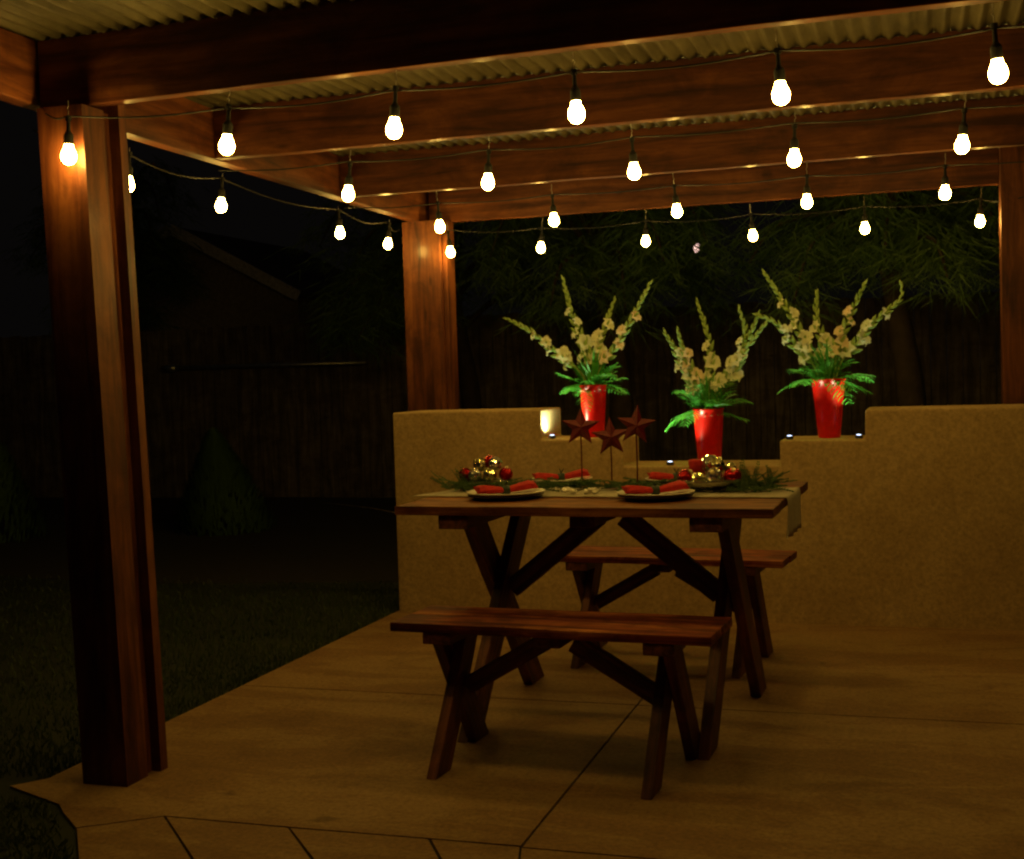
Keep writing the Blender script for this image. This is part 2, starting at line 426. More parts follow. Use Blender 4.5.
# ------------------------------------------------------------ string lights
BULBZ = 1.892
rowsL = {
 'A': [(-2.366,3.225),(-1.902,3.33),(-1.376,3.33),(-.852,3.33),(-.317,3.33),(.198,3.33)],
 'B': [(-2.007,4.39),(-1.458,4.39),(-.923,4.39),(-.379,4.39),(.150,4.39)],
 'C': [(-2.086,5.56),(-1.540,5.56),(-.984,5.56),(-.431,5.56),(.121,5.56)],
 'D': [(-2.405,6.56),(-1.947,6.745),(-1.365,6.745),(-.800,6.745),(-.239,6.745),(.308,6.745)],
 'E': [(-2.68,3.984),(-2.68,4.627),(-2.68,5.75),(-2.68,6.345)]}
zc = {'A': 1.900, 'B': 1.900, 'C': 1.896, 'D': 1.893, 'E': 1.927}
# bulb things
def bulb_meshes():
    bm = bmesh.new()
    prof = [(0, -.0295), (.008, -.0282), (.0155, -.0240), (.0210, -.0165), (.0236, -.0070), (.0234, .0015), (.0208, .0100), (.0168, .0180), (.0142, .0240), (.0135, .031), (.0, .031)]
    lathe(bm, prof, 28)
    g = link('glass', bm, M['bulb'], smooth=True)
    bm = bmesh.new()
    lathe(bm, [(0, .0305), (.0138, .031), (.0142, .036), (.0142, .058), (.0120, .064), (.0080, .068), (.0060, .074), (.0055, .100), (.009, .104), (.009, .116), (0, .118)], 20)
    s = link('socket', bm, M['black'], smooth=False)
    bm = bmesh.new()
    tube(bm, [(0, 0, .116), (0, 0, .132), (.004, 0, .138), (0, .0, .145), (0, 0, .163)], .0013, 6)
    h = link('hook', bm, M['steel'])
    return g, s, h
proto = bulb_meshes()
first = True
ordn = ['leftmost', 'second from left', 'third from left', 'fourth from left', 'fifth from left', 'rightmost']
rowname = {'A': 'front row hung under the nearest beam', 'B': 'row hung under the second beam', 'C': 'row hung under the third beam', 'D': 'rearmost row at the back beam', 'E': 'row along the left side beam'}
for key, L in rowsL.items():
    nn = len(L)
    for i, (x, y) in enumerate(L):
        if key == 'E':
            od = ['nearest, partly behind the front post', 'second nearest', 'third nearest', 'farthest'][i]
            lab = 'lit bulb, %s, in the %s' % (od, rowname[key])
        else:
            od = 'rightmost' if i == nn - 1 else ordn[i]
            if key == 'A' and i == 0: lab = 'leftmost lit bulb of the front row, glowing against the front post'
            elif key == 'D' and i == 0: lab = 'leftmost lit bulb of the rearmost row, by the back left post'
            else: lab = 'lit bulb, %s in the %s' % (od, rowname[key])
        t = thing('string_light_bulb', (x, y, zc[key] - (.010 if key in 'AD' and i == 0 else 0) + random.uniform(-.003, .003)), lab, 'light bulb', 'lit bulbs strung under the patio roof')
        t.rotation_euler = (R(random.uniform(-6, 6)), R(random.uniform(-6, 6)), random.uniform(0, 6))
        for o in proto:
            c = o if first else o.copy()
            if not first: COL.objects.link(c)
            c.parent = t
            if o is proto[0]: c.scale = (.94, .94, .96)
            if c.name.startswith('hook') and key == 'E': c.scale = (1, 1, .8)
        first = False
# cords
def cord(L, z, extra0=None, extra1=None, lab='', sag=.012):
    pts = []
    P = ([extra0] if extra0 else []) + [(x, y, z) for x, y in L] + ([extra1] if extra1 else [])
    for a, b in zip(P, P[1:]):
        a, b = Vector(a), Vector(b)
        for k in range(10):
            t = k / 10; q = a.lerp(b, t); q.z -= sag * math.sin(math.pi * t) * (1 + .5*noise.noise(a * 5)); q.y += .004 * noise.noise(q * 6); pts.append(q)
    pts.append(Vector(P[-1]))
    bm = bmesh.new(); tube(bm, pts, .0026, 6)
    o = link('light_cord', bm, M['black'], smooth=True)
    tag(o, lab, 'cord', 'black cords carrying the bulbs')
cord(rowsL['A'], 2.006, (-2.47, 3.262, 2.03), (.85, 3.33, 2.01), 'black light cord running under the nearest front beam')
cord(rowsL['B'], 2.017, (-2.53, 4.36, 2.02), (.85, 4.36, 2.02), 'black light cord running under the second beam')
cord(rowsL['C'], 2.008, (-2.56, 5.55, 2.02), (.85, 5.55, 2.01), 'black light cord running under the third beam')
cord(rowsL['D'], 2.002, (-2.47, 6.585, 1.99), (.5, 6.58, 1.98), 'black light cord running along the rearmost beam', .018)
cord(rowsL['E'], 2.040, (-2.66, 3.45, 2.03), (-2.71, 6.59, 2.03), 'black light cord sagging along the outside of the left side beam', .035)

# ------------------------------------------------------------ furniture
def picnic(name, cx, cy, rz, T, hl, hw, lx, ls_top, ls_bot, off, lw, lt, label, cat, group, top_mat, planks, brace_in, th=.03, cleat=.045):
    t = thing(name, (cx, cy, 0), label, cat, group, rz)
    pw = 2 * hw / planks
    for k in range(planks):
        y = -hw + pw * (k + .5)
        dx = random.uniform(-.006, .006)
        board('plank', (-hl + dx, y, T - th/2), (hl + (dx if k else 0), y, T - th/2), pw - .004, th, top_mat, t, side=Vector((0, 1, 0)), bev=.003, wear=.0022)
    zt = T - th - .001
    for s in (-1, 1):
        board('cleat', (s*(lx + .0), -hw*.97, zt - cleat/2), (s*(lx + .0), hw*.97, zt - cleat/2), cleat, lt * 2 + .026, M['legwood'], t, bev=.004)
        # crossed legs side by side
        zc_ = zt - cleat
        io = lt/2 + .001
        board('leg', (s*(lx - io*1), -ls_bot, 0), (s*(lx - io*1), ls_top, zc_), lw, lt, M['legwood'], t, side=Vector((0, 1, 0)), cut=(0, zc_), bev=.004, wear=.002)
        board('leg', (s*(lx + io*1), ls_bot, 0), (s*(lx + io*1), -ls_top, zc_), lw, lt, M['legwood'], t, side=Vector((0, 1, 0)), cut=(0, zc_), bev=.004, wear=.002)
    # centre batten and the two diagonal braces
    board('batten', (0, -hw*.8, zt - cleat/2), (0, hw*.8, zt - cleat/2), cleat, .085, M['legwood'], t, bev=.006)
    zx = zc_ * ls_bot / (ls_top + ls_bot)
    for s in (-1, 1):
        board('brace', (s*(lx - lt - .004), 0, zx + brace_in), (s*.045, 0, zt - cleat - .004), lw*.60, lt, M['legwood'], t, side=Vector((1, 0, 0)), bev=.004)
    return t
picnic('picnic_table', -1.033, 4.372, -.0333, .78, .628, .463, .42, .20, .40, .017, .115, .038, 'rustic wooden picnic table with crossed legs, set for a holiday dinner', 'table', None, M['table'], 5, -.035)
picnic('picnic_bench', -1.063, 3.765, -.0602, .449, .505, .153, .35, .055, .20, .012, .095, .034, 'reddish wooden bench with crossed legs on the near side of the table', 'bench', 'matching wooden benches', M['bench'], 2, -.075, .028, .035)
picnic('picnic_bench', -1.002, 5.225, -.0805, .449, .505, .153, .35, .055, .20, .012, .095, .034, 'wooden bench with crossed legs on the far side of the table by the wall', 'bench', 'matching wooden benches', M['bench'], 2, -.075, .028, .035)

TA = -.0333
def tw(lx, ly, z=.78):
    return Vector((-1.033 + lx*math.cos(TA) - ly*math.sin(TA), 4.372 + lx*math.sin(TA) + ly*math.cos(TA), z))

# table runner, draped over the right end
bm = bmesh.new()
path = [(-.645 + i * .02 - 0.0, .0045) for i in range(64)]
path = [p for p in path if p[0] < .622] + [(.628, .0045), (.633, .001), (.636, -.008), (.637, -.03), (.637, -.055), (.638, -.08), (.638, -.105), (.639, -.125)]
grid = []
for i, (x, z) in enumerate(path):
    row = []
    for j in range(17):
        y = -.175 + .35 * j / 16
        hang = max(0, -z)
        q = Vector((x, y, 0)) + Vector((hang * .07 * math.sin(y * 55) - hang*.01, -y * hang * .6 - .35*hang, z + (.0015 * (1 + noise.noise(Vector((x*14, y*14, 0)))) if z > 0 else 0)))
        if x < -.62: q.x += .05 * (y / .175)
        row.append(q)
    grid.append(row)
vs = [[bm.verts.new(tw(q.x, q.y, .78 + q.z)) for q in row] for row in grid]
for i in range(len(vs) - 1):
    for j in range(16): bm.faces.new([vs[i][j], vs[i+1][j], vs[i+1][j+1], vs[i][j+1]])
bmesh.ops.solidify(bm, geom=bm.faces[:], thickness=-.0015)
tag(link('table_runner', bm, M['runner'], smooth=True), 'cream linen runner along the picnic table, hanging over its right end', 'runner')

# plates with chargers, and tied red napkins
plates = [(-.325, -.185, .265, 'white plate on a dark charger at the near left place of the table', 'near left'), (.205, -.19, .25, 'white plate on a dark charger at the near right place of the table', 'near right'),
          (-.285, .335, .23, 'white plate on a dark charger at the far left place, behind the garland', 'far left'), (.165, .335, .23, 'white plate on a dark charger at the far right place, beside the right bowl', 'far right')]
naps = [(36, 'flame red napkin, tied and tilted up to the right, on the near left plate'), (27, 'red napkin tied in the middle on the near right plate'), (24, 'red napkin tied in the middle on the far left plate'), (14, 'red napkin tied in the middle on the far right plate')]
for (lx, ly, dia, lab, pos), (rot, nlab) in zip(plates, naps):
    p = tw(lx, ly, .7805)
    t = thing('dinner_plate', p, lab, 'plate', 'place settings on the table')
    r = dia / 2
    bm = bmesh.new(); lathe(bm, [(0, 0), (r*.62, 0), (r*.7, .004), (r*1.0, .014), (r*1.01, .0165), (r*.98, .017), (r*.7, .008), (0, .007)], 48)
    link('charger', bm, M['charger'], t, smooth=True)
    bm = bmesh.new(); lathe(bm, [(0, .0095), (r*.55, .0095), (r*.62, .013), (r*1.03, .023), (r*1.045, .0255), (r*1.02, .0265), (r*.62, .0175), (0, .016)], 48)
    link('rim_plate', bm, M['plate'], t, smooth=True)
    # napkin: bow-like roll pinched at the middle
    bm = bmesh.new(); nl, seg, ns = .105, 24, 20; rings = []
    for i in range(seg + 1):
        u = -1 + 2 * i / seg
        wdt = .012 + .024 * abs(u) ** .8 * (1 if u > 0 else .85); hgt = .009 + .006 * abs(u) ** .7
        if abs(u) > .9: hgt *= .8
        ring = []
        for j in range(ns):
            a_ = 2 * math.pi * j / ns
            fold = 1 + .13 * math.sin(a_ * 5 + u * 2) * min(1, abs(u) * 2)
            ring.append(bm.verts.new((u * nl * (1 + .04*math.sin(a_*2)), math.cos(a_) * wdt * fold, .005 + hgt + math.sin(a_) * hgt * fold + .008 * abs(u))))
        rings.append(ring)
    for i in range(seg):
        for j in range(ns): bm.faces.new([rings[i][j], rings[i][(j+1) % ns], rings[i+1][(j+1) % ns], rings[i+1][j]])
    for rg, sg in ((rings[0], -1), (rings[-1], 1)):
        c = bm.verts.new((sg * nl * .86, 0, .005 + .022))
        for j in range(ns):
            f = [rg[j], rg[(j+1) % ns], c]
            bm.faces.new(f[::-1] if sg < 0 else f)
    bmesh.ops.recalc_face_normals(bm, faces=bm.faces[:])
    nt_ = thing('napkin', p + Vector((0, 0, .0135)), nlab, 'napkin', 'red napkins on the plates', R(rot))
    nt_.rotation_euler = (R(4), R(-2), R(rot))
    link('cloth', bm, M['napkin'], nt_, smooth=True)
    bm = bmesh.new()
    lathe(bm, [(.0125, -.014), (.0165, -.012), (.0165, .012), (.0125, .014), (.0115, .014), (.0115, -.014), (.0125, -.014)], 20)
    o = link('ribbon', bm, M['band'], nt_, Matrix.Translation((0, 0, .015)) @ Matrix.Rotation(R(90), 4, 'Y'), smooth=True)
    bm = bmesh.new()
    for k in range(7):
        a_ = random.uniform(0, 6.28); q = Vector((math.cos(a_)*.02, math.sin(a_)*.012, .034 + random.uniform(0, .008)))
        blade(bm, (0, 0, .030), .02, .014, .003)
    link('bow_tails', bm, M['band'], nt_)

# cedar garland
def sprig(bm, base, dirv, length, w=.0016, leaf=.022):
    dirv = dirv.normalized(); base = Vector(base); pts = []
    sidev = dirv.cross(Vector((0, 0, 1)))
    if sidev.length < .05: sidev = Vector((1, 0, 0))
    sidev.normalize(); n = max(4, int(length / .008))
    bend = Vector((random.uniform(-.3, .3), random.uniform(-.3, .3), random.uniform(-.5, .1)))
    for i in range(n + 1):
        t = i / n; pts.append(base + dirv * length * t + bend * length * t * t * .4)
    for i in range(n):
        p, q = pts[i], pts[i+1]; d = (q - p).normalized()
        taper = (1 - .65 * i / n)
        for s in (-1, 1):
            for rep in range(2):
                a_ = sidev * s + d * .7 + Vector((0, 0, random.uniform(-.5, .7)))
                a_.normalize(); tip = p + a_ * leaf * taper * random.uniform(.7, 1.2)
                mid = p.lerp(tip, .5)
                up = Vector((0, 0, 1)) if rep else d
                bm.faces.new([bm.verts.new(p), bm.verts.new(mid + up * w * 1.3), bm.verts.new(tip), bm.verts.new(mid - up * w * 1.3)])
        nrm = Vector((0, 0, 1)) * w
        bm.faces.new([bm.verts.new(p - nrm), bm.verts.new(q - nrm), bm.verts.new(q + nrm), bm.verts.new(p + nrm)])
bm = bmesh.new()
for i in range(300):
    lx = random.uniform(-.60, .56); ly = .04 + random.gauss(0, .045)
    z = .792 + abs(random.gauss(0, .012))
    if abs(lx + .08) < .11 and ly < .03: continue
    a_ = random.gauss(0, .6) + (math.pi if random.random() < .5 else 0)
    sprig(bm, tw(lx, ly, z), Vector((math.cos(a_), math.sin(a_) * .8, random.uniform(-.02, .30))), random.uniform(.05, .10))
for i in range(26):   # left and right ends fan out and up
    sprig(bm, tw(.50 + random.uniform(-.05, .05), .05 + random.gauss(0, .05), .80), Vector((random.uniform(-.3, 1), random.uniform(-.5, .5), random.uniform(.1, 1.0))), random.uniform(.07, .11))
for i in range(22):
    sprig(bm, tw(-.57 + random.uniform(-.04, .06), .06 + random.gauss(0, .05), .80), Vector((random.uniform(-1, .2), random.uniform(-.5, .5), random.uniform(.1, .7))), random.uniform(.06, .10))
tag(link('cedar_garland', bm, M['pine']), 'dark green cedar garland laid along the middle of the table', 'garland')
# small pale blossoms / bits tucked in the garland
for (lx, ly, s_, lb) in ((-.125, -.09, .026, 'small cream cloth flower in the garland, left one of two near the table middle'), (-.045, -.095, .026, 'small cream cloth flower in the garland, right one of two near the table middle')):
    bm = bmesh.new(); c = tw(lx, ly, .797)
    for k in range(9):
        a_ = k * .7; q = c + Vector((math.cos(a_) * s_*.7, math.sin(a_) * s_*.7, random.uniform(-.004, .007)))
        bmesh.ops.create_icosphere(bm, subdivisions=2, radius=s_ * .42, matrix=Matrix.Translation(q) @ Matrix.Diagonal((1, 1, .6, 1)))
    tag(link('cloth_flower', bm, M['plate'], smooth=True), lb, 'ornament', 'cream flowers in the garland')

# baubles in dishes
def dish(c, r, h, label):
    bm = bmesh.new()
    lathe(bm, [(0, 0), (r*.45, 0), (r*.5, .004), (r*.3, .010), (r*.55, .016), (r*.85, h*.6), (r, h), (r*.97, h+.001), (r*.82, h*.68), (r*.5, .022), (0, .020)], 40)
    o = link('glass_dish', bm, M['dish'], smooth=True); o.location = c
    tag(o, label, 'dish', 'shallow dishes holding baubles')
def facet_bauble(c, r, m, label, kind):
    bm = bmesh.new(); bmesh.ops.create_uvsphere(bm, u_segments=26, v_segments=16, radius=r)
    if kind:      # moulded dimples catch the bulbs
        for v in bm.verts:
            v.co *= 1 + .035 * math.sin(math.atan2(v.co.y, v.co.x) * 8) * math.cos(v.co.z / r * 6)
    t = thing('christmas_bauble', c, label, 'bauble', 'baubles heaped in the dishes')
    t.rotation_euler = (random.uniform(-1, 1), random.uniform(-1, 1), random.uniform(0, 6))
    link('ball', bm, m, t, smooth=not kind)
    bm = bmesh.new(); lathe(bm, [(0, r*.95), (r*.25, r*.95), (r*.25, r*1.15), (0, r*1.18)], 12)
    link('cap', bm, M['cap'], t)
cl = tw(-.50, .11, .787); dish(cl, .095, .03, 'shallow silvery dish of baubles at the left end of the garland')
lb = [(-.078, -.01, .052, 'b_red', 'red bauble at the left edge of the left dish'), (-.033, -.045, .053, 'b_silver', 'silver bauble low at the front of the left dish'), (.020, -.045, .053, 'b_gold', 'gold bauble low at the front of the left dish'),
      (.068, -.01, .054, 'b_red', 'red bauble at the right edge of the left dish'), (-.028, .0, .088, 'b_gold', 'gold bauble on top of the heap in the left dish'), (.030, -.005, .093, 'b_silver', 'silver bauble on top right of the left heap'), (-.002, .035, .096, 'b_red', 'red bauble topmost at the back of the left heap')]
for x, y, z, m, l in lb: facet_bauble(cl + Vector((x*1.08, y, z)), .0262, M[m], l, m != 'b_red')
cr_ = tw(.345, .045, .7805); dish(cr_, .112, .048, 'shallow silvery dish of baubles at the right end of the garland')
rb = [(-.075, -.01, .050, .028, 'b_red', 'large red bauble at the left edge of the right dish'), (-.030, -.055, .050, .022, 'b_gold', 'gold bauble low at the front left of the right dish'), (.018, -.050, .056, .027, 'b_silver', 'silver bauble at the front middle of the right dish'),
      (.072, -.015, .055, .028, 'b_red', 'large red bauble at the right edge of the right dish'), (.018, .02, .090, .025, 'b_gold', 'gold bauble topmost at the middle of the right heap'), (-.010, .055, .095, .027, 'b_silver', 'silver bauble topmost at the back of the right heap'),
      (.055, .055, .075, .022, 'b_gold', 'gold bauble at the back right of the right dish')]
for x, y, z, r_, m, l in rb: facet_bauble(cr_ + Vector((x*1.1, y, z)), r_*1.16, M[m], l, m != 'b_red')
bm = bmesh.new(); lathe(bm, [(0, .0), (.026, 0), (.028, .003), (.028, .05), (.025, .055), (.012, .052), (0, .051)], 28)
o = link('candle', bm, M['napkin'], smooth=True); o.location = cr_ + Vector((-.055, .05, .055)); tag(o, 'short unlit dark red pillar candle in the right dish', 'candle')

# stars on stakes
def star(c, ra, label, tilt, z0=.785):
    t = thing('star_pick', (c[0], c[1], z0), label, 'star decoration', 'red stars standing on the table')
    bm = bmesh.new(); rim = []
    for k in range(10):
        a_ = math.pi/2 + k * math.pi / 5; rr = ra if k % 2 == 0 else ra * .42
        rim.append(Vector((math.cos(a_) * rr, 0, math.sin(a_) * rr)))
    cf, cb = bm.verts.new((0, -.020, 0)), bm.verts.new((0, .020, 0)); rv = [bm.verts.new(p) for p in rim]
    for k in range(10):
        bm.faces.new([rv[k], rv[(k+1) % 10], cf]); bm.faces.new([rv[(k+1) % 10], rv[k], cb])
    bmesh.ops.recalc_face_normals(bm, faces=bm.faces[:])
    zz = c[2] - z0
    link('star', bm, M['star'], t, Matrix.Translation((0, 0, zz)) @ Matrix.Rotation(R(tilt), 4, 'Y') @ Matrix.Rotation(R(22), 4, 'Z'))
    bm = bmesh.new(); tube(bm, [(.0, .0, 0), (0.001, 0, zz*.5), (0, .0, zz - ra*.2)], .0028, 8)
    link('stake', bm, M['rod'], t)
    bm = bmesh.new(); lathe(bm, [(0, .003), (.03, .003), (.032, .006), (.02, .009), (.004, .012), (0, .012)], 24); link('base', bm, M['rod'], t, Matrix.Translation((0, 0, -.004)))
star((-1.226, 4.72, 1.0), .078, 'dark red star on a thin stake, leftmost of the three stars', 3)
star((-1.058, 4.50, .972), .074, 'dark red star on a thin stake, middle and lowest of the three', -3)
star((-.938, 4.38, 1.018), .073, 'dark red star on a thin stake, rightmost of the three stars', 6)

# ------------------------------------------------------------ vases, gladioli, ferns
def vase(c, rt, rb, h, label):
    t = thing('flower_vase', c, label, 'vase', 'red vases on the stepped wall')
    bm = bmesh.new()
    lathe(bm, [(0, .0), (rb*.96, 0), (rb, .004), (rb + (rt - rb)*.80, h*.80), (rb + (rt-rb)*.82, h*.805), (rt*.985, h*.97), (rt*1.04, h*.975), (rt*1.045, h), (rt*.99, h+.001), (rt*.95, h*.94), (rb*.93, .012), (0, .010)], 56)
    link('body', bm, M['redpot'], t, smooth=True)
    bm = bmesh.new(); rr = rb + (rt - rb) * .9
    for k in range(14):
        a_ = 2*math.pi*k/14 + .15
        bmesh.ops.create_icosphere(bm, subdivisions=2, radius=.0038, matrix=Matrix.Translation((math.cos(a_)*rr, math.sin(a_)*rr, h*.885)))
    sr = link('stud_ring', bm, M['dots'], t, smooth=True)
    return t

def curve(pts, n):
    P = [Vector(p) for p in pts]; out = []
    for i in range(len(P) - 1):
        p0 = P[max(i-1, 0)]; p1 = P[i]; p2 = P[i+1]; p3 = P[min(i+2, len(P)-1)]
        for k in range(n):
            t = k / n
            out.append(.5*((2*p1) + (-p0+p2)*t + (2*p0-5*p1+4*p2-p3)*t*t + (-p0+3*p1-3*p2+p3)*t**3))
    out.append(P[-1]); return out

def floret(c, d, r, mat, par):
    """six-petalled open gladiolus blossom facing d"""
    bm = bmesh.new(); d = d.normalized(); a = d.cross(Vector((0, 0, 1)))
    if a.length < .1: a = Vector((1, 0, 0))
    a.normalize(); b = a.cross(d)
    rot = random.uniform(0, 1)
    for k in range(6):
        th = rot + k * math.pi / 3; rr = r * random.uniform(.85, 1.12) * (1 if k % 2 else .9)
        e = a * math.cos(th) + b * math.sin(th); s = a * -math.sin(th) + b * math.cos(th)
        rows_ = []
        for t, wd, fw in ((0, .10, 0.), (.35, .30, .55), (.72, .46, .80), (.98, .27, .72), (1.22, .02, .50)):
            m_ = c + e * rr * t * .95 + d * r * (fw * .8 - .35)
            ruff = .10 * math.sin(k * 2 + t * 9)
            rows_.append([bm.verts.new(m_ - s * rr * wd + d * r * ruff), bm.verts.new(m_ - d * r * .12), bm.verts.new(m_ + s * rr * wd - d * r * ruff)])
        for q in range(4):
            for w_ in range(2):
                bm.faces.new([rows_[q][w_], rows_[q][w_+1], rows_[q+1][w_+1], rows_[q+1][w_]])
    link('blossom', bm, mat, par, smooth=True)

def gladiolus(c, pts, label, mats, nfl, size=1., twig=None):
    """pts: list of (dx, dz) out of the mouth, depth added; c = mouth centre"""
    t = thing('gladiolus', c, label, 'flower', 'gladioli standing in the red vases')
    dy = random.uniform(-.07, .05); n = len(pts)
    P = [(random.uniform(-.015, .015), random.uniform(-.015, .015), -.20)] + [(x, dy * (i + 1) / n, z) for i, (x, z) in enumerate(pts)]
    cv = curve(P, 8)
    bm = bmesh.new(); tube(bm, cv, .0048, 6, .0016)
    link('stem', bm, M['stem'], t, smooth=True)
    # arc length walk
    L = [0]
    for a, b in zip(cv, cv[1:]): L.append(L[-1] + (b - a).length)
    def at(s):
        s = max(0, min(L[-1], s))
        for i in range(len(L) - 1):
            if L[i+1] >= s:
                u = (s - L[i]) / max(1e-6, L[i+1] - L[i]); return cv[i].lerp(cv[i+1], u), (cv[i+1] - cv[i]).normalized()
        return cv[-1], (cv[-1] - cv[-2]).normalized()
    total = L[-1]; s0 = .20 + (total - .20) * .26
    # florets on the lower part facing the camera side, alternating
    fl_end = s0 + (total - s0) * (.56 if nfl > 3 else .40)
    for k in range(nfl):
        p, d = at(s0 + (fl_end - s0) * k / max(1, nfl - 1))
        sd = Vector((1, 0, 0)) if k % 2 else Vector((-1, 0, 0))
        f = (sd * .75 + Vector((0, -1, 0)) * random.uniform(.5, 1.0) + d * .5).normalized()
        floret(p + f * .022 * size, f, (.045 - .0048 * k) * size * random.uniform(.8, 1.15), mats, t)
    # green bracts and buds to the tip
    bm = bmesh.new(); s = s0 - .03; k = 0
    while s < total - .002:
        p, d = at(s); prog = (s - s0) / (total - s0)
        sd = Vector((1, 0, 0)) if k % 2 else Vector((-1, 0, 0))
        sd = (sd - d * sd.dot(d)).normalized()
        ln = (.066 - .034 * max(0, prog)) * size * random.uniform(.85, 1.15); wd = (.0128 - .0070 * max(0, prog)) * size
        ax = (d * 1.0 + sd * (.55 - .40 * max(0, prog)) * random.uniform(.7, 1.3) + Vector((0, -.15, 0))).normalized()
        pr = ax.cross(Vector((0, -1, 0))).normalized()
        pts_ = [p, p + ax * ln * .35, p + ax * ln * .7, p + ax * ln]
        ws = [wd * .4, wd, wd * .7, 0.0004]
        rings = []
        for q, w_ in zip(pts_, ws):
            fw = ax.cross(pr)
            rings.append([bm.verts.new(q + (pr * math.cos(j*math.pi/3) + fw * math.sin(j*math.pi/3)) * w_) for j in range(6)])
        for i in range(3):
            for j in range(6): bm.faces.new([rings[i][j], rings[i][(j+1) % 6], rings[i+1][(j+1) % 6], rings[i+1][j]])
        s += (.024 if prog < .6 else .018) * size; k += 1
    link('buds', bm, M['stem'], t, smooth=True)
    return t

def fern_frond(bm, c, az, length, rise, droop, lw, ll, nleaf=11):
    d0 = Vector((math.cos(az), math.sin(az), 0)); prev = None; sidev = Vector((-math.sin(az), math.cos(az), 0))
    pts = []
    for i in range(nleaf + 1):
        t = i / nleaf
        pts.append(Vector(c) + d0 * length * t + Vector((0, 0, rise * t - droop * t * t)) + sidev * .03 * math.sin(t*2+az))
    tube(bm, pts, .0018, 4, .0006)
    for i in range(1, nleaf):
        t = i / nleaf; p = pts[i]; d = (pts[i+1] - pts[i-1]).normalized()
        env = math.sin(math.pi * min(1, t * .8 + .18)) ** .7
        for s in (-1, 1):
            ax = (sidev * s + d * .75 + Vector((0, 0, random.uniform(-.25, .12)))).normalized()
            ln = ll * env * random.uniform(.8, 1.15); w = lw * random.uniform(.8, 1.1)
            pr = ax.cross(Vector((0, 0, 1))).normalized()
            a_, b_, e_ = p + ax*ln*.35 + pr*w, p + ax*ln*.35 - pr*w, p + ax*ln*.75
            mid = p + ax*ln*.4 + Vector((0, 0, w*.5)); tip = p + ax*ln
            v = [bm.verts.new(q) for q in (p, a_, mid, b_, e_ + pr*w*.7, e_ - pr*w*.7, tip - Vector((0, 0, ln*.12)))]
            for f in ((0, 2, 1), (0, 3, 2), (1, 2, 4), (2, 3, 5), (2, 5, 4), (4, 5, 6)): bm.faces.new([v[q] for q in f])

def greens(c, seed, n, rad, lw, ll, label):
    random.seed(seed); bm = bmesh.new()
    for k in range(n):
        az = 2 * math.pi * k / n + random.uniform(-.4, .4)
        fern_frond(bm, (c[0] + math.cos(az)*.03, c[1] + math.sin(az)*.03, c[2] - .01), az, rad * random.uniform(.5, 1.1), random.uniform(-.05, .22), random.uniform(.0, .15), lw, ll)
    for k in range(n):
        az = random.uniform(0, 6.28)
        fern_frond(bm, (c[0] + random.gauss(0, .02), c[1] + random.gauss(0, .02), c[2] - .01), az, rad * random.uniform(.35, .75), random.uniform(.06, .20), random.uniform(.0, .12), lw*.8, ll*.8)
    for k in range(26):     # loose blades rising between the stems
        az = random.uniform(0, 6.28); d = Vector((math.cos(az), math.sin(az), 0)); h_ = random.uniform(.08, .20); o_ = random.uniform(.03, .11)
        P = [Vector(c) + d*.02, Vector(c) + d*(.02 + o_*.4) + Vector((0, 0, h_*.6)), Vector(c) + d*(.02 + o_) + Vector((0, 0, h_))]
        s_ = Vector((-d.y, d.x, 0)) * .006
        a0, a1, b0, b1, t0 = [bm.verts.new(q) for q in (P[0] - s_*.6, P[0] + s_*.6, P[1] - s_, P[1] + s_, P[2])]
        bm.faces.new([a0, a1, b1, b0]); bm.faces.new([b0, b1, t0])
    o = link('fern_fronds', bm, M['fern']); tag(o, label, 'fern', 'fern greenery in the vases')

V = [((-1.553, 6.25, .882), .067, .051, .262, 1.0), ((-.976, 6.25, .745), .074, .057, .268, 1.), ((-.402, 6.25, .862), .078, .052, .280, 1.)]
vl = ['red tapered vase on the left wall step, behind the star picks', 'red tapered vase on the lowest middle part of the wall', 'red tapered vase on the right wall step']
for (c, rt, rb, h, s), l in zip(V, vl): vase(c, rt, rb, h, l)

def px(mouth, s, pts):
    """pixel-free shape table: stem outlines drawn in centimetres"""
    return [((u - mouth[0]) / s, -(v - mouth[1]) / s) for u, v in pts]
# stem outlines, metres from the mouth (x right, z up)
G1 = [([(-.05,.045),(-.20,.175),(-.325,.285),(-.435,.345)], 'leftmost, leaning far left', 'petal_c', 5), ([(-.01,.05),(-.035,.17),(-.10,.34),(-.150,.545)], 'second, tall white one leaning left', 'petal_w', 5),
      ([(.005,.05),(.01,.14),(.07,.28),(.13,.43)], 'third, short with cream blooms', 'petal_c', 4), ([(.03,.05),(.11,.16),(.215,.32),(.315,.49)], 'rightmost, with peach blooms', 'petal_p', 4)]
G2 = [([(-.045,.05),(-.115,.20),(-.165,.31),(-.210,.385)], 'leftmost', 'petal_c', 4), ([(-.02,.04),(-.075,.20),(-.11,.29),(-.135,.39)], 'second from left, short and peach', 'petal_p', 4),
      ([(.0,.05),(.01,.20),(.005,.34),(-.05,.525)], 'tallest, at the centre', 'petal_c', 3), ([(.04,.05),(.13,.21),(.19,.35),(.167,.475)], 'fourth from left, leaning right', 'petal_c', 5),
      ([(.03,.05),(.12,.16),(.20,.29),(.292,.40)], 'rightmost, leaning far right', 'petal_c', 3), ([(.05,.05),(.15,.22),(.20,.34),(.255,.455)], 'fifth from left, leaning right', 'petal_c', 0)]
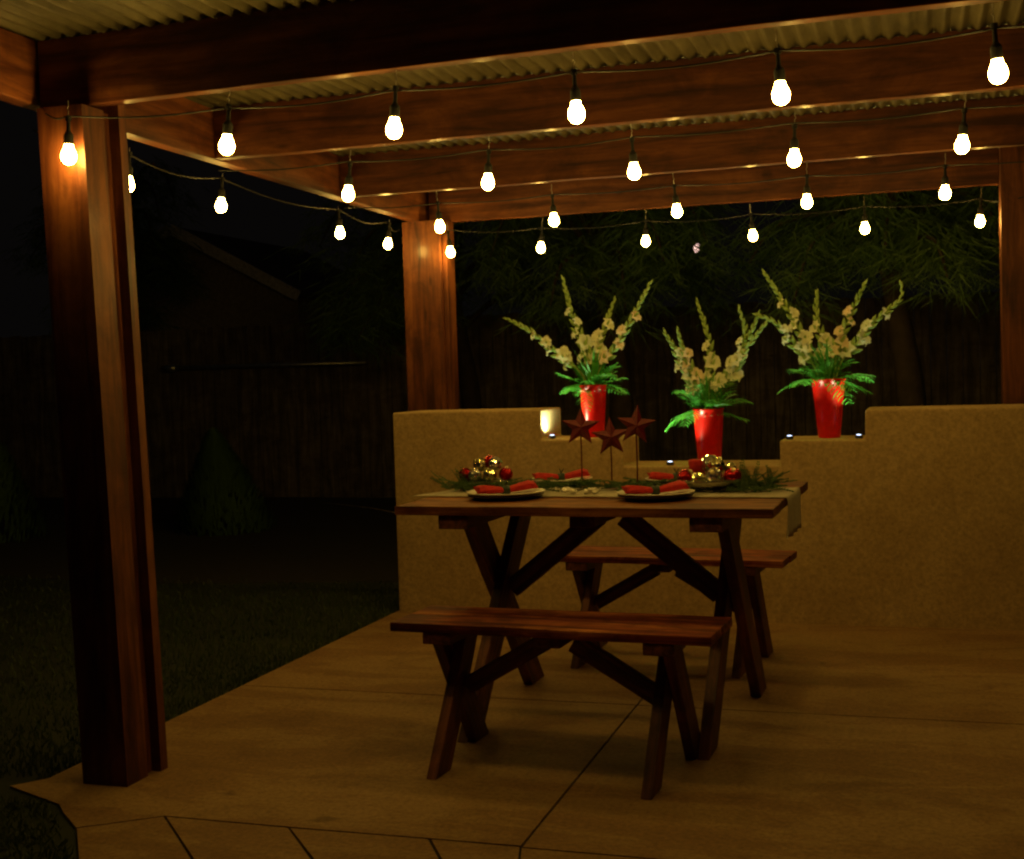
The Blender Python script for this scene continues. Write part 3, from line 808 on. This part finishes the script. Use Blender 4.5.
G3 = [([(-.06,.05),(-.155,.17),(-.235,.27),(-.320,.315)], 'leftmost, white and leaning far left', 'petal_w', 4), ([(-.045,.05),(-.115,.20),(-.20,.37),(-.297,.525)], 'second from left, tall with cream blooms', 'petal_c', 5),
      ([(-.02,.04),(-.02,.16),(-.05,.28),(-.047,.425)], 'third from left, slim and upright', 'petal_c', 3), ([(.03,.04),(.05,.16),(.11,.30),(.178,.445)], 'fourth from left, with peach blooms', 'petal_p', 5),
      ([(.05,.05),(.13,.16),(.225,.27),(.330,.36),(.338,.43)], 'rightmost, white and leaning far right', 'petal_w', 4)]
for (c, rt, rb, h, s), G, vn in zip(V, (G1, G2, G3), ('left', 'middle', 'right')):
    m = (c[0], c[1], c[2] + h)
    for pts, d_, mt, nf in G:
        gladiolus(m, pts, 'gladiolus stem in the %s red vase, %s' % (vn, d_), M[mt], nf)
greens((V[0][0][0], 6.25, .882 + .262), 3, 15, .18, .0070, .062, 'drooping green fern leaves in the left red vase')
greens((V[1][0][0], 6.25, .745 + .268), 5, 17, .20, .0045, .085, 'feathery green fern leaves in the middle red vase')
greens((V[2][0][0], 6.25, .862 + .280), 19, 15, .20, .0048, .078, 'spread green fern leaves in the right red vase')

# ------------------------------------------------------------ LED pucks
def puck(x, y, z, label, power, col=(.80, 1.0, .58), aim=None, ang=150):
    t = thing('led_puck_light', (x, y, z), label, 'spotlight', 'small LED uplights on the wall steps')
    bm = bmesh.new(); lathe(bm, [(0, 0), (.017, 0), (.018, .002), (.018, .013), (.0145, .016), (.0135, .014), (0, .0135)], 28); link('housing', bm, M['puck'], t, smooth=False)
    bm = bmesh.new(); lathe(bm, [(0, .0185), (.006, .018), (.0105, .0165), (.0128, .0145), (0, .0140)], 24); link('lens', bm, M['led'], t, smooth=True)
    ld = bpy.data.lights.new('led_spot', 'SPOT'); ld.energy = power; ld.color = col; ld.shadow_soft_size = .008; ld.spot_size = R(ang); ld.spot_blend = .8
    lo = bpy.data.objects.new('led_beam', ld); COL.objects.link(lo); lo.parent = t; lo.location = (0, 0, .024)
    dr = (Vector(aim) - Vector((x, y, z + .024))).normalized() if aim else Vector((0, 0, 1))
    lo.rotation_euler = dr.to_track_quat('-Z', 'Y').to_euler()
puck(-1.738, 6.125, .884, 'lit LED puck in the corner of the left wall step', 9.0, aim=(-1.73, 6.18, 1.2), ang=168)
puck(-1.148, 6.125, .747, 'lit LED puck on the lowest wall part, left of the middle vase', 11.0, aim=(-1.12, 6.17, 1.2), ang=112)
puck(-.577, 6.125, .864, 'lit LED puck at the left edge of the right wall step', 7.0, aim=(-.575, 6.15, 1.3), ang=88)
puck(-.262, 6.125, .864, 'lit LED puck in the inner corner of the right wall step', 8.0, aim=(-.27, 6.15, 1.3), ang=88)

# ------------------------------------------------------------ back yard
def picket_fence():
    t = thing('wooden_fence', (-4, 12, 0), 'dark weathered board fence across the back of the yard', 'fence')
    x = -14.; bm = bmesh.new()
    while x < 6:
        w = random.uniform(.13, .142); h = 1.80 + random.uniform(-.012, .012)
        box_bm(x - -4, x + w - .006 + 4, -.01 + random.uniform(-.004, .004), .012, -.05, h, bm); x += w
    link('boards', bm, M['barewood'], t)
    for z in (.35, 1.45):
        bm = box_bm(-10, 10, .013, .055, z, z + .09); link('rail', bm, M['barewood'], t)
picket_fence()
# shed with gable beyond the fence
t = thing('gabled_shed', (-9.17, 15, 0), 'dim gabled outbuilding beyond the fence at left', 'house')
bm = bmesh.new()
pf = [(-1.55, -.05), (1.55, -.05), (1.55, 2.36), (0, 3.18), (-1.55, 2.36)]
a = [bm.verts.new((x, 0, z)) for x, z in pf]; b = [bm.verts.new((x, 3, z)) for x, z in pf]
bm.faces.new(a); bm.faces.new(b[::-1])
for i in range(5): bm.faces.new([a[i], b[i], b[(i+1) % 5], a[(i+1) % 5]])
bmesh.ops.recalc_face_normals(bm, faces=bm.faces[:]); link('walls', bm, M['housewall'], t)
for s in (-1, 1):
    board('roof_slope', (s*-.0, 1.4, 3.235), (s*1.78, 1.4, 2.29), 3.7, .06, M['roofing'], t, side=Vector((0, 1, 0)), bev=.01)
    board('fascia', (0, -.47, 3.225), (s*1.80, -.47, 2.27), .14, .03, M['trim'], t, bev=.004)
# pipe rail on the fence
bm = bmesh.new(); tube(bm, [(-7.6, 11.88, 1.385), (-5.3, 11.88, 1.375)], .022, 10); tube(bm, [(-7.62, 11.88, 1.385), (-7.50, 11.88, 1.385)], .04, 12)
tag(link('metal_pipe', bm, M['steel'], smooth=True), 'dull metal pipe fixed along the back fence at left', 'pipe')
# cord tied to the wall end
bm = bmesh.new(); tube(bm, [(-2.572, 6.2, .49), (-3.1, 6.9, .45), (-3.9, 8.0, .36), (-4.6, 9.2, .22)], .003, 6)
tag(link('rope', bm, M['barewood'], smooth=True), 'thin cord running from the wall end into the dark yard', 'rope')

def plume(c, h, r, n, name, label, cat, lean=(0, 0)):
    bm = bmesh.new()
    for i in range(n):
        t_ = random.random(); z = h * (t_ ** .8); rr = r * (1 - z / h) ** .8 * random.uniform(.75, 1.05); a_ = random.uniform(0, 6.28)
        p = Vector((math.cos(a_) * rr + lean[0]*z/h, math.sin(a_) * rr + lean[1]*z/h, z))
        ax = Vector((math.cos(a_) * .35, math.sin(a_) * .35, 1)).normalized(); ln = random.uniform(.06, .13); s = Vector((-math.sin(a_), math.cos(a_), 0)) * .012
        bm.faces.new([bm.verts.new(p), bm.verts.new(p + ax*ln*.5 + s), bm.verts.new(p + ax*ln), bm.verts.new(p + ax*ln*.5 - s)])
    t = thing(name, c, label, cat); link('foliage', bm, M['tree'], t)
    bm = bmesh.new(); tube(bm, [(0, 0, 0), (lean[0]*.5, lean[1]*.5, h*.5), (lean[0]*.9, lean[1]*.9, h*.9)], .035, 8, .008); link('stem', bm, M['bark'], t)
plume((-5.45, 9.3, -.045), .78, .42, 5200, 'conical_shrub', 'dim conical green shrub on the lawn left of the wall', 'shrub', (-.1, 0))
plume((-7.2, 8.6, -.045), .85, .45, 3200, 'garden_shrub', 'barely visible rounded shrub at the far left of the lawn', 'shrub')

def weeping_tree(c, h, crown, n, label, seed, zlow=1.2):
    random.seed(seed); t = thing('weeping_tree', c, label, 'tree', 'trees behind the stucco wall')
    bm = bmesh.new(); tr = curve([(0, 0, -.05), (.08, .03, h*.3), (-.04, .0, h*.6), (.05, 0, h*.9)], 6); tube(bm, tr, .13, 10, .03)
    link('trunk', bm, M['bark'], t, smooth=True)
    lm = bmesh.new(); bm = bmesh.new()
    for k in range(26):
        z0 = h * random.uniform(.50, .96); az = random.uniform(0, 6.28); ln = crown * random.uniform(.55, 1.1)
        d = Vector((math.cos(az), math.sin(az), 0)); up = random.uniform(.2, .5)
        cv = curve([(0, 0, z0), d*ln*.4 + Vector((0, 0, z0 + up)), d*ln*.8 + Vector((0, 0, z0 + up*.8)), d*ln + Vector((0, 0, z0 + up*.2 - .1))], 5)
        tube(lm, cv, .03, 6, .006)
        for q in cv[4:]:
            for m_ in range(n // (26 * 12)):
                o = q + Vector((random.gauss(0, .11), random.gauss(0, .11), random.gauss(0, .07)))
                # a drooping tassel of narrow leaves
                L_ = random.uniform(.08, .22); out = Vector((random.gauss(0, .30), random.gauss(0, .30), 0))
                for j in range(9):
                    u = random.random(); p = o + out * (u * .5) + Vector((0, 0, -u*u * L_ * .6)); ax = (out * 1.6 + Vector((random.gauss(0, .45), random.gauss(0, .45), -.55))).normalized()
                    l2 = random.uniform(.10, .20); s = ax.cross(Vector((random.gauss(0, 1), random.gauss(0, 1), .2))).normalized() * .0030
                    bm.faces.new([bm.verts.new(p - s), bm.verts.new(p + s), bm.verts.new(p + ax * l2)])
    link('limb', lm, M['bark'], t, smooth=True); link('crown', bm, M['tree'], t)
weeping_tree((-2.25, 9.6, -.04), 3.3, 1.0, 4200, 'dark drooping tree behind the wall between the left and middle vases', 4)
weeping_tree((-.12, 8.9, -.04), 3.3, .95, 4200, 'dark drooping tree behind the right end of the wall', 9)
weeping_tree((-8.7, 12.9, -.04), 3.6, 1.1, 3000, 'barely visible drooping tree in front of the outbuilding gable', 33)
weeping_tree((-4.0, 11.1, -.04), 3.2, 1.2, 3600, 'dim drooping tree seen between the left posts', 21)

# distant lamp
t = thing('yard_lamp', (-2.11, 13.0, 0), 'tiny pinkish lamp glimmering far behind the wall through the leaves', 'lamp')
bm = bmesh.new(); tube(bm, [(0, 0, -.05), (0, 0, 2.38)], .03, 8); link('pole', bm, M['black'], t)
bm = bmesh.new(); lathe(bm, [(0, 2.39), (.02, 2.39), (.035, 2.44), (.02, 2.48), (0, 2.485)], 16); link('lantern', bm, M['lampglass'], t)

# ------------------------------------------------------------ world, camera, render
w = bpy.data.worlds.new('World'); scene.world = w; w.use_nodes = True
nt = w.node_tree; bg = nt.nodes['Background']
sky = nt.nodes.new('ShaderNodeTexSky'); sky.sky_type = 'NISHITA'; sky.sun_disc = False; sky.sun_elevation = R(-6); sky.sun_rotation = R(200)
ad = nt.nodes.new('ShaderNodeMixRGB'); ad.blend_type = 'ADD'; ad.inputs[0].default_value = 1; ad.inputs[2].default_value = (.026, .022, .020, 1)
nt.links.new(sky.outputs[0], ad.inputs[1]); nt.links.new(ad.outputs[0], bg.inputs[0]); bg.inputs[1].default_value = .08

cam = bpy.data.cameras.new('Camera'); co = bpy.data.objects.new('Camera', cam); COL.objects.link(co)
cam.sensor_width = 36; cam.sensor_fit = 'HORIZONTAL'; cam.lens = 1278.04 / 1024 * 36; cam.clip_end = 400; cam.clip_start = .05
a, t_, r_ = R(17.636), R(2.462), R(1.747)
co.matrix_world = Matrix.Translation((0, 0, 1.208)) @ Matrix.Rotation(a, 4, 'Z') @ Matrix.Rotation(math.pi/2 - t_, 4, 'X') @ Matrix.Rotation(-r_, 4, 'Z')
scene.camera = co
vs_ = scene.view_settings; vs_.view_transform = 'Standard'; vs_.look = 'None'; vs_.exposure = 0; vs_.gamma = 1; vs_.use_curve_mapping = False
scene.render.engine = 'CYCLES'
cy = scene.cycles; cy.use_denoising = True; cy.pixel_filter_type = 'BLACKMAN_HARRIS'; cy.filter_width = 2.3; cy.denoiser = 'OPENIMAGEDENOISE'; cy.max_bounces = 6; cy.diffuse_bounces = 4; cy.glossy_bounces = 3; cy.sample_clamp_indirect = 4; cy.use_light_tree = True; cy.caustics_reflective = False; cy.caustics_refractive = False
